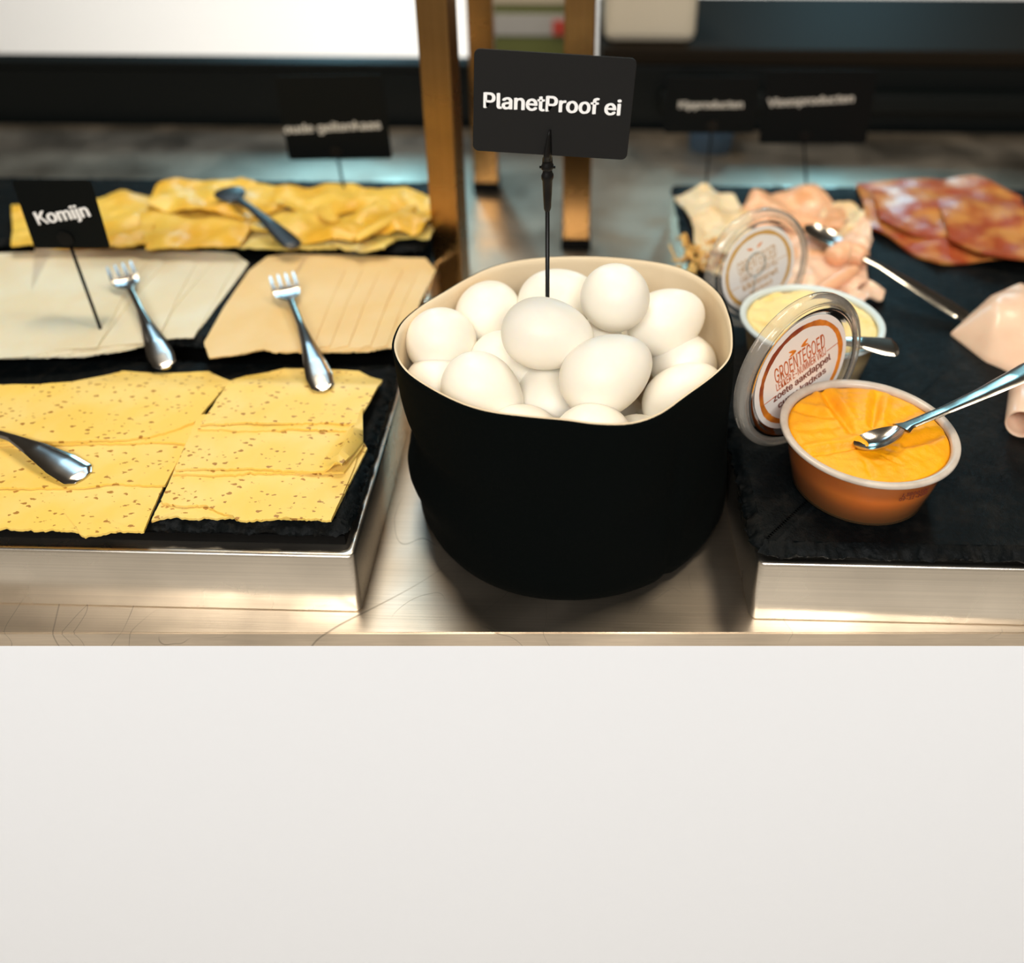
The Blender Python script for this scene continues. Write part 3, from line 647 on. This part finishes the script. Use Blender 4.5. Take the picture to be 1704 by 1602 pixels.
from_bm('clip_pin', tube_bm([(sx-.0046, YC-.001, zpy(277)), (sx+.0046, YC-.001, zpy(277))], .0008, 8), M['blackmetal'], cs)
# card
c0, c1, c2, c3 = [aty(*p, YC-.0015) for p in ((793, 80), (1056, 97), (1047, 266), (783, 250))]
cc = (c0+c1+c2+c3)/4; ex = ((c1-c0)+(c2-c3)); ey = ((c0-c3)+(c1-c2)); cw = ex.length/2; chh = ey.length/2
CM = frame(cc, ex, ey)
def card_bm(w, h, th, r, Mx):
    out = []
    for cx, cy, a0 in ((w/2-r, -h/2+r, -90), (w/2-r, h/2-r, 0), (-w/2+r, h/2-r, 90), (-w/2+r, -h/2+r, 180)):
        for k in range(7): a = R(a0+15*k); out.append((cx+r*math.cos(a), cy+r*math.sin(a)))
    rs = [[Mx @ Vector((x*s, y*s, z)) for x, y in out] for z, s in ((-th/2, .996), (-th/2*.6, 1), (th/2*.6, 1), (th/2, .996))]
    return rings_bm(rs, True, True)
ec = thing('egg_price_card', tuple(cc), 'black plastic card with bold white lettering, clipped above the eggs', 'sign')
from_bm('card_plate', card_bm(cw, chh, .001, .0035, CM), M['card'], ec, sharp=30)
def cpt(px, py): return aty(px, py, YC-.0022)
tw = (cpt(1032, 182)-cpt(806, 163)).length
tc_ = (cpt(806, 165)+cpt(1032, 180))/2
text('lettering', 'PlanetProof ei', tw, M['ink'], ec, frame(tc_, cpt(1032, 189)-cpt(806, 176), ey), bold=.034, ext=.0004)

# ------------------------------------------------------------------ smaller cards among the cheese and meat
def smallcard(label, corners, y, foot, words_, tpos, twid, size_y=None, rot=None, tilt=0, holder=True, thick=.001, wm='inkdim', stemx=None):
    pc = [aty(px, py, y) for px, py in corners]; cc = sum(pc, Vector())/4; ex = (pc[1]-pc[0])+(pc[2]-pc[3]); ey = (pc[0]-pc[3])+(pc[1]-pc[2])
    t = thing('price_card', (foot.x, foot.y, foot.z), label, 'sign')
    FM = frame(cc, ex, ey)
    from_bm('card_plate', card_bm(ex.length/2, ey.length/2, thick, .003, FM), M['carddark'], t, sharp=30)
    bot = (pc[2]+pc[3])/2 if stemx is None else aty(stemx, (corners[2][1]+corners[3][1])/2, y)
    nrm = (FM.to_3x3() @ Vector((0, 0, 1)))
    from_bm('stem', tube_bm([foot, bot+Vector((0, .002, .004))], .0012, 8), M['blackmetal'], t)
    from_bm('clip', lathe_bm([(.0001, -.001), (.006, -.001), (.006, .001), (.0001, .001)], Matrix.Translation(bot+nrm*.001+Vector((0, 0, .008))) @ FM.to_3x3().to_4x4(), 24, cap0=True, cap1=True), M['blackmetal'], t, sharp=40)
    from_bm('foot', lathe_bm([(.0001, 0), (.011, 0), (.010, .002), (.0001, .002)], Matrix.Translation((foot.x, foot.y, foot.z)), 24, cap0=True, cap1=True), M['blackmetal'], t, sharp=40)
    tp = [aty(px, py, y-.0012) for px, py in tpos]
    text('lettering', words_, (tp[1]-tp[0]).length, M[wm], t, frame((tp[0]+tp[1])/2, tp[1]-tp[0], ey), bold=.03, ext=.0003)
    return t
smallcard('black card tilted over the yellow cheese, its white words out of focus', [(455, 128), (640, 122), (649, 265), (482, 265)], .86, atz(592, 412, .0765), 'oude geitenkaas', [(474, 217), (633, 209)], None, stemx=561)
f = atz(142, 596, .068); f.y = max(f.y, .566)
smallcard('black card half cut by the photo edge, standing in the white cheese', [(28, 300), (158, 300), (177, 412), (50, 412)], .60, f, 'Komijn', [(62, 366), (147, 352)], None, stemx=115, wm='ink')
f = Vector((aty(1170, 310, .93).x, .93, 0))
smallcard('black card behind the pale chicken slices, white words out of focus', [(1104, 128), (1256, 128), (1262, 221), (1110, 221)], .925, atz(1168, 322, .058)+Vector((0, -.02, 0)), 'Kipproducten', [(1130, 176), (1236, 175)], None, stemx=1184)
smallcard('black card behind the pink ham, set a little higher beside the other one', [(1266, 118), (1450, 118), (1452, 238), (1272, 238)], .94, atz(1335, 318, .058)+Vector((0, -.025, 0)), 'Vleesproducten', [(1278, 173), (1420, 165)], None, stemx=1337)

# ------------------------------------------------------------------ tubs
def tub(name, label, c, rr, rb, z0, z1, wallm, rimm, fill, sidem, surf, group=None):
    t = thing(name, (c.x, c.y, z0), label, 'tub', group); T = Matrix.Translation((c.x, c.y, 0)); h = z1-z0
    prof = [(rb-.004, z0+.0012), (rb-.002, z0), (rb-.0008, z0+.0004), (rb, z0+.0018), (rb+(rr-.003-rb)*.55, z0+h*.55), (rr-.0034, z1-.0035), (rr-.003, z1-.0030)]
    from_bm('tub_wall', lathe_bm(prof, T, 112, cap0=True), wallm, t)
    pr = [(rr-.0034, z1-.0034), (rr-.0008, z1-.0032), (rr, z1-.0022), (rr, z1-.0006), (rr-.0008, z1), (rr-.0030, z1), (rr-.0044, z1-.0008), (rr-.0052, z1-.003), (rr-.0046, z1-.0042), (rr-.0034, z1-.0034)]
    from_bm('tub_rim', lathe_bm(pr[:-1], T, 128, closed_profile=True), rimm, t, label='frosted rolled rim')
    # contents: side, then a modelled surface
    ri = rr-.0056; n = 160; rs = []
    for r, z in ((rb-.006, z0+.0016), (rb-.0012, z0+.0018), (rb+(rr-.003-rb)*.52-.0006, z0+h*.52), (rr-.0044, z1-.0052)):
        rs.append([Vector((c.x+r*math.cos(2*PI*i/n), c.y+r*math.sin(2*PI*i/n), z)) for i in range(n)])
    from_bm(fill+'_body', rings_bm(rs, True, False), sidem, t)
    K = 64; rs = []
    for k in range(K, 0, -1):
        f = k/K
        r = []
        for i in range(n):
            a = 2*PI*i/n; q = ri*f; x, y = c.x+q*math.cos(a), c.y+q*math.sin(a)
            z = surf(x, y, f, a)
            if f > .94: z -= (f-.94)/.06*.0008
            if k == K: q = rr-.0044; x, y, z = c.x+q*math.cos(a), c.y+q*math.sin(a), z1-.0053
            r.append(Vector((x, y, z)))
        rs.append(r)
    from_bm(fill, rings_bm(rs, False, True), M['mash'] if fill == 'orange_mash' else M['cream'], t)
    return t
TZ = .0585; TR = .0995
T1 = Vector((.1776, .4300))
def px2(px, py, z=TR-.002): v = atz(px, py, z); return Vector((v.x, v.y))
GR = [((1372, 651), (1417, 722), .0042, .0034), ((1462, 656), (1452, 712), .0038, .0030), ((1322, 678), (1385, 698), .0030, .0032), ((1346, 752), (1428, 744), .0040, .0028), ((1505, 742), (1562, 722), .0034, .0034),
      ((1440, 770), (1455, 800), .0012, .0016), ((1470, 760), (1500, 775), .0012, .0012), ((1330, 715), (1392, 716), .0010, .003), ((1520, 690), (1480, 715), .0010, .004)]
GR = [(px2(*a), px2(*b), d, w) for a, b, d, w in GR]
def mash(x, y, f, a):
    z = TR-.0022+.0030*(1-f*f)+.0006*nz(x*90, y*90, 1)+.0005*nz(x*240, y*240, 2)
    p = Vector((x, y))
    for A, B, d, w in GR:
        ab = B-A; t = max(0, min(1, (p-A).dot(ab)/ab.length_squared)); q = p-(A+ab*t); s = q.x*ab.y-q.y*ab.x
        l = q.length; ww = w*(.7+.5*math.sin(PI*t))*(1.25 if s > 0 else .62)
        z -= d*(.35+.65*math.sin(PI*min(1, t*.8+.15)))*math.exp(-(l/ww)**2)
        z += .25*d*math.exp(-((l-1.7*w)/(w*.8))**2)
    l = (p-px2(1466, 738)).length; z -= .0024*math.exp(-(l/.012)**2)
    return z
tub('mash_tub', 'open round tub of bright orange mash standing at the front of the slate', T1, .0512, .0400, TZ, TR, M['tubwall'], M['rim'], 'orange_mash', M['mashside'], mash)
t1 = bpy.data.objects['mash_tub']
# date code printed on the tub's wall
def onwall(v, a0, zc):
    h = TR-TZ; z = zc+v.y; r = .0400+(.0482-.0400)*(z-TZ)/h+.0006+v.z; a = a0+v.x/.0445
    return Vector((T1.x+r*math.cos(a), T1.y+r*math.sin(a), z))
tw1 = [o for o in t1.children if o.name.startswith('tub_wall')][0]
A0 = math.atan2(aty(1510, 822, .39).y-T1.y, aty(1510, 822, .39).x-T1.x)
for body, zc, w in (('L3B00180', .0885, .0165), ('09-11-2022', .0848, .0185)):
    text('date_print', body, w, M['txtbrown'], tw1, None, bold=.01, ext=.00015, height=.0029, bend=lambda v, zc=zc: onwall(v, R(-69), zc))
T2c = Vector((.1722, .5570))
def crm(x, y, f, a):
    return TR-.0020+.0045*(1-f*f)*(.5+nz(x*45, y*45, 5))+.0028*nz(x*70, y*70, 9)-.0022*max(0, nz(x*120, y*120, 3))
tub('spread_tub', 'open round tub of cream coloured spread standing behind the orange one', T2c, .0505, .0405, TZ, TR, M['tubwall2'], M['rimblue'], 'cream_spread', M['cream'], crm)
spoon('steel spoon dipped into the orange mash, its handle reaching out of the photo', atz(1464, 727, TR+.0046), atz(1735, 606, TR+.022), bowl=(.0162, .0098, .0042), hw=(.0046, .0086), arch=-.0015, roll_=R(-16))
spoon('steel spoon with a blunt shiny handle end laid across the cream spread', atz(1335, 566, TR+.006), atz(1495, 580, TR+.006), bowl=(.013, .008, .004), hw=(.0055, .0110), arch=.002)

# ------------------------------------------------------------------ lids standing on edge
def lid(name, label, c, az, el, Rr, lab, ringm, style):
    c = Vector(c); n = Vector((math.cos(el)*math.cos(az), math.cos(el)*math.sin(az), math.sin(el)))
    u_ = Vector((0, 0, 1)).cross(n).normalized(); v_ = n.cross(u_); LM = Matrix((u_, v_, n)).transposed().to_4x4(); LM.translation = c
    t = thing(name, (c.x, c.y, .058), label, 'lid', 'clear tub lids propped on edge')
    k = Rr/.0525
    prof = [(.0001, -.0022), (.0395*k, -.0022), (.0408*k, -.0020), (.0420*k, -.0002), (.0432*k, .0002), (.0446*k, .0002), (.0458*k, -.0004)]
    from_bm('lid_disc', lathe_bm(prof, LM, 112), M['lid'], t)
    prof = [(.0458*k, -.0004), (.0464*k, .0008), (.0478*k, .0016), (.0490*k, .0016), (.0504*k, .0006), (.0512*k, -.0006), (.0520*k, -.0010), (.0525*k, -.0026), (.0525*k, -.0060), (.0518*k, -.0068), (.0506*k, -.0064), (.0508*k, -.0030), (.0500*k, -.0016), (.0480*k, -.0002), (.0466*k, -.0008)]
    from_bm('lid_rim', lathe_bm(prof, LM, 128, closed_profile=True), M['lidrim'], t)
    for s in range(6):
        a0 = 2*PI*s/6+.3; pts = [LM @ Vector((.0527*k*math.cos(a0+.02*j), .0527*k*math.sin(a0+.02*j), -.0042)) for j in range(10)]
        from_bm('grip_rib', tube_bm(pts, .0005, 6), M['lidrim'], t)
    zf = -.0016
    st = from_bm('sticker', lathe_bm([(.0001, zf-.0003), (lab, zf-.0003), (lab, zf), (.0001, zf)], LM, 96), M['sticker'], t, smooth=False, label='round printed sticker')
    # uneven brush ring
    rr = []
    N = 180
    for rad, zz in ((-1, zf+.00004), (-1, zf+.00022), (1, zf+.00022), (1, zf+.00004)):
        r = []
        for i in range(N):
            a = 2*PI*i/N; w = lab*(.042+.022*nz(math.cos(a)*2.2, math.sin(a)*2.2, 3)+.008*nz(math.cos(a)*11, math.sin(a)*11, rad)); m_ = lab*.865
            r.append(LM @ Vector(((m_+rad*w)*math.cos(a), (m_+rad*w)*math.sin(a), zz)))
        rr.append(r)
    rr.append(rr[0]); bm = rings_bm(rr); bmesh.ops.remove_doubles(bm, verts=bm.verts[:], dist=1e-8)
    from_bm('brush_ring', bm, ringm, st, smooth=False)
    def put(words_, x, y, w, h, mt, rot, bold=0., shear=0):
        RM = LM @ Matrix.Rotation(rot, 4, 'Z') @ Matrix.Translation((x, y, zf+.00005))
        text('lettering', words_, w, mt, st, RM, bold=bold, ext=.0002, height=h, shear=shear)
    def bar(x0, x1, y, rot, mt, th=.00022):
        RM = LM @ Matrix.Rotation(rot, 4, 'Z')
        from_bm('printed_line', rings_bm([[RM @ Vector((x, y+s*th, zf+z)) for s, z in ((1, .0002), (-1, .0002), (-1, 0), (1, 0))] for x in (x0, x1)], True, True), mt, st, smooth=False)
    def leaf(x, y, a, ln, mt, rot):
        RM = LM @ Matrix.Rotation(rot, 4, 'Z') @ Matrix.Translation((x, y, 0)) @ Matrix.Rotation(a, 4, 'Z')
        rs_ = [[RM @ Vector((ln*f, s*ln*.16*math.sin(PI*min(.97, f*.85+.1)), zf+z)) for s, z in ((1, .0002), (-1, .0002), (-1, 0), (1, 0))] for f in (0, .25, .5, .75, 1)]
        from_bm('printed_leaf', rings_bm(rs_, True, True), mt, st, smooth=False)
    return put, bar, leaf, lab
l1 = Vector(CAMP)+(Vector((.1432, .4605, .1151))-CAMP)*1.018
put, bar, leaf, L_ = lid('tub_lid', 'clear plastic lid with an orange-ringed sticker, leaning between the basket and the orange tub', (l1.x, l1.y, .1112), -.9646, .0242, .0530, .0398, M['ringorange'], 1)
RT = R(17)
put('GROENTEGOED', 0, .0125, .0430, .0120, M['txtred'], RT, .0); put('LEKKER E-NUMMER VRIJ', 0, .0030, .0430, .0062, M['txtred'], RT)
bar(-.0325, -.0225, -.0030, RT, M['txtred']); bar(.0225, .0325, .0020, RT, M['txtred'])
put('zoete aaкdappel', 0, -.0050, .0500, .0068, M['txtbrown'], RT, .02); put('curry kadкas', -.001, -.0130, .042, .0062, M['txtbrown'], RT, .02)
put('spread', -.012, -.0200, .018, .0045, M['txtbrown'], RT, .015)
for a in (25, 155): leaf(.0022 if a < 90 else -.0022, .0205, R(a), .0065, M['txtorange'], RT)
leaf(.0022, .0207, R(-14), .006, M['txtorange'], RT); leaf(-.0022, .0207, R(194), .006, M['txtorange'], RT)
put, bar, leaf, L_ = lid('tub_lid', 'clear plastic lid with an ochre-ringed sticker, standing behind the cream tub', (.1449, .617, .1060), -1.0753, .1163, .0480, .0345, M['ringochre'], 2)
RT = R(14)
put('GROENTEGOED', 0, .0085, .0370, .0110, M['txtochre'], RT, 0); put('LEKKER E-NUMMER VRIJ', 0, -.0010, .036, .0055, M['txtochre'], RT)
bar(-.028, -.019, -.0060, RT, M['txtochre']); bar(.019, .028, -.0005, RT, M['txtochre'])
put('kikkererwt', 0, -.0085, .034, .0060, M['txtochre'], RT, .02); put('spread', -.001, -.0160, .022, .0052, M['txtochre'], RT, .02)
leaf(.002, .0185, R(25), .0058, M['txtorange'], RT); leaf(-.002, .0185, R(155), .0058, M['txtorange'], RT)
lo2 = [o for o in bpy.data.objects if o.name.startswith('tub_lid')][-1]; st2 = [o for o in lo2.children if o.name.startswith('sticker')][0]
n2 = Vector((math.cos(.1163)*math.cos(-1.0753), math.cos(.1163)*math.sin(-1.0753), math.sin(.1163))); u2 = Vector((0, 0, 1)).cross(n2).normalized(); v2 = n2.cross(u2); c2_ = Vector((.1449, .617, .1060))
from_bm('printed_whisk', tube_bm([c2_+n2*-.0012+u2*(-.003+.0088*math.cos(2*PI*i/24))+v2*(.0050+.0095*math.sin(2*PI*i/24)) for i in range(25)], .0008, 6, flat=.3), M['txtgrey'], st2)
from_bm('printed_whisk_handle', tube_bm([c2_+n2*-.0012+u2*-.003+v2*-.0045, c2_+n2*-.0012+u2*-.005+v2*-.023], .0006, 6, flat=.3), M['txtgrey'], st2)

# ------------------------------------------------------------------ meats
GM = 'meats on the slate'; ZM = .0584
def meat(name, label, pts, i, wv, wl, m, thick=.0018, lev=0, zc=None, seed=None, cat='meat', rag=.0010):
    z = ZM+lev
    return slice_(name, label, pxo(pts, z+wv*.7), z, thick, M[m], cat, None, rag, seed=60+i*2.7 if seed is None else seed, wave=wv, wl=wl, rings=18, step=.0028)
meat('chicken_slice', 'pale chicken slice with an upturned back edge near the slate corner', [(1122, 326), (1140, 315), (1180, 312), (1215, 325), (1238, 345), (1240, 375), (1195, 378), (1155, 370), (1138, 345)], 0, .012, 34, 'chicken')
meat('chicken_slice', 'folded pale chicken slice lying below the upturned one', [(1150, 362), (1195, 350), (1245, 358), (1262, 395), (1240, 430), (1195, 425), (1155, 400)], 1, .014, 38, 'chicken', lev=.003)
meat('chicken_slice', 'chicken slice largely behind the ochre-ringed lid', [(1165, 405), (1215, 395), (1262, 405), (1265, 450), (1200, 455), (1170, 440)], 2, .011, 45, 'chicken', lev=.001)
bm = bmesh.new(); rn = random.Random(4)
for k in range(46):
    a = atz(rn.uniform(1128, 1205), rn.uniform(398, 452), .066); an = rn.uniform(0, 6.28); ln = rn.uniform(.006, .017)
    P = [a+Vector((math.cos(an)*ln*t, math.sin(an)*ln*t, .004*math.sin(t*3+k)+rn.uniform(-.003, .004))) for t in (0, .33, .66, 1)]
    for p in P: p.z = max(p.z, .0605)
    tube_bm(catmull(P, 3, False), rn.uniform(.0011, .0022), 6, bm, flat=.7)
o = from_bm('shredded_chicken', bm, M['shred'], loc=tuple(atz(1165, 430, .059))); tag(o, 'heap of golden shredded chicken beside the basket', 'meat', kind='stuff')
meat('ham_slice', 'rounded pink ham slice humped at the back behind the lid', [(1232, 350), (1250, 328), (1300, 316), (1350, 318), (1390, 335), (1412, 362), (1400, 385), (1330, 382), (1262, 385), (1238, 372)], 3, .016, 30, 'ham')
meat('ham_slice', 'pale ham slice with a brown edge beside the spoon bowl', [(1370, 345), (1410, 336), (1432, 350), (1440, 382), (1425, 400), (1380, 395), (1362, 372)], 4, .014, 40, 'chicken', lev=.002)
meat('ham_slice', 'upright pointed flap of pink ham beside the spoon handle', [(1392, 400), (1420, 380), (1446, 364), (1452, 400), (1440, 430), (1408, 425)], 5, .016, 45, 'hampale', lev=.004)
meat('ham_slice', 'broad pink ham slice in the middle of the heap behind the tubs', [(1300, 410), (1345, 395), (1395, 415), (1440, 430), (1445, 465), (1400, 492), (1330, 492), (1285, 470)], 6, .014, 34, 'hampale', lev=.001)
meat('ham_slice', 'ham slice under the serving spoon bowl', [(1262, 395), (1320, 378), (1380, 398), (1405, 430), (1340, 440), (1270, 430)], 7, .010, 38, 'ham', lev=.002)
meat('ham_slice', 'pointed ham slice lying nearest the cream tub', [(1385, 492), (1410, 470), (1440, 470), (1474, 480), (1470, 495), (1440, 505), (1420, 520), (1395, 515)], 8, .008, 50, 'hampale')
roll('ham_roll', 'tight roll of deep pink ham on top of the heap', [(1385, 425), (1410, 415), (1440, 425)], .0125, M['ham'], 'meat', .072, flat=.85, n=18)
roll('ham_roll', 'slim roll of salmon pink ham pointing at the cream tub', [(1355, 488), (1390, 465), (1425, 445)], .0068, M['ham'], 'meat', .070, flat=.8, n=16)
# roast slices, marbled red brown
meat('roast_slice', 'glossy red-brown roast slice lying at the back with a ragged side', [(1424, 306), (1500, 300), (1620, 296), (1700, 330), (1700, 430), (1640, 436), (1560, 438), (1520, 420), (1478, 395), (1440, 375), (1436, 340)], 10, .0045, 24, 'roast', thick=.0025, rag=.002)
meat('roast_slice', 'second red-brown roast slice lapped over the first one', [(1450, 318), (1540, 312), (1600, 318), (1618, 360), (1590, 395), (1520, 392), (1465, 365)], 11, .005, 26, 'roast', thick=.0025, lev=.0045, rag=.002)
meat('roast_slice', 'roast slice reaching out of the photo beyond the ham cone', [(1560, 330), (1700, 340), (1760, 380), (1740, 438), (1640, 425), (1580, 400)], 12, .004, 24, 'roast', thick=.0025, lev=.009, rag=.002)
# ham cone and ham roll at the side
def cone_ham():
    bm = bmesh.new(); tip = atz(1583, 553, .062); rs = []
    A = [atz(1583, 553, .0605), atz(1648, 492, .082), atz(1700, 470, .085), atz(1760, 500, .075)]
    B = [atz(1583, 556, .0590), atz(1640, 600, .0590), atz(1690, 622, .0590), atz(1760, 640, .0590)]
    n = 26; m_ = 18; grid = []
    for i in range(n+1):
        t = i/n*(len(A)-1); k = min(int(t), 2); f = t-k; a = A[k].lerp(A[k+1], f); b = B[k].lerp(B[k+1], f); row = []
        for j in range(m_+1):
            s = j/m_; p = a.lerp(b, s); p.z += .016*math.sin(PI*s)*min(1, i/n*2.5)+.0015*nz(p.x*60, p.y*60, 3)*min(1, i/n*4); row.append(p)
        grid.append(row)
    rs = [row+[p+Vector((0, 0, -.002)) for p in row[::-1]] for row in grid]
    return rings_bm(rs, True, True)
o = from_bm('ham_slice', cone_ham(), M['hampale'], loc=tuple(atz(1640, 560, .0585)), sharp=60); tag(o, 'large pale pink ham slice folded to a point, beside the long spoon handle', 'meat')
# hollow roll whose open end faces the camera
def hollow():
    a = atz(1700, 706, .0700); b = atz(1712, 600, .0725); ax = (b-a).normalized(); xx = ax.cross(Vector((0, 0, 1))).normalized(); yy = xx.cross(ax)
    rs = []
    for r, t in ((.0112, .004), (.0112, 0), (.0122, -.0002), (.0128, .001), (.0128, .035), (.0120, .036)):
        rs.append([a+ax*t+xx*(r*.78*math.cos(2*PI*i/40))+yy*(r*.85*math.sin(2*PI*i/40)) for i in range(40)])
    rs.insert(0, [a+ax*.032+xx*(.0106*.78*math.cos(2*PI*i/40))+yy*(.0106*.85*math.sin(2*PI*i/40)) for i in range(40)])
    return rings_bm(rs, True, True), a
bm, a = hollow(); o = from_bm('ham_roll', bm, M['hampale'], loc=(a.x, a.y, .059)); tag(o, 'hollow ham roll with its open orange-edged end facing out, cut by the photo edge', 'meat')
# serving spoon among the meats
spoon('long serving spoon with its dark bowl on the ham, handle on the slate', atz(1374, 393, .082), atz(1612, 532, .0625), bowl=(.022, .0125, .004), hw=(.0038, .0090), arch=.002, m=M['cutlery'], name='serving_spoon')
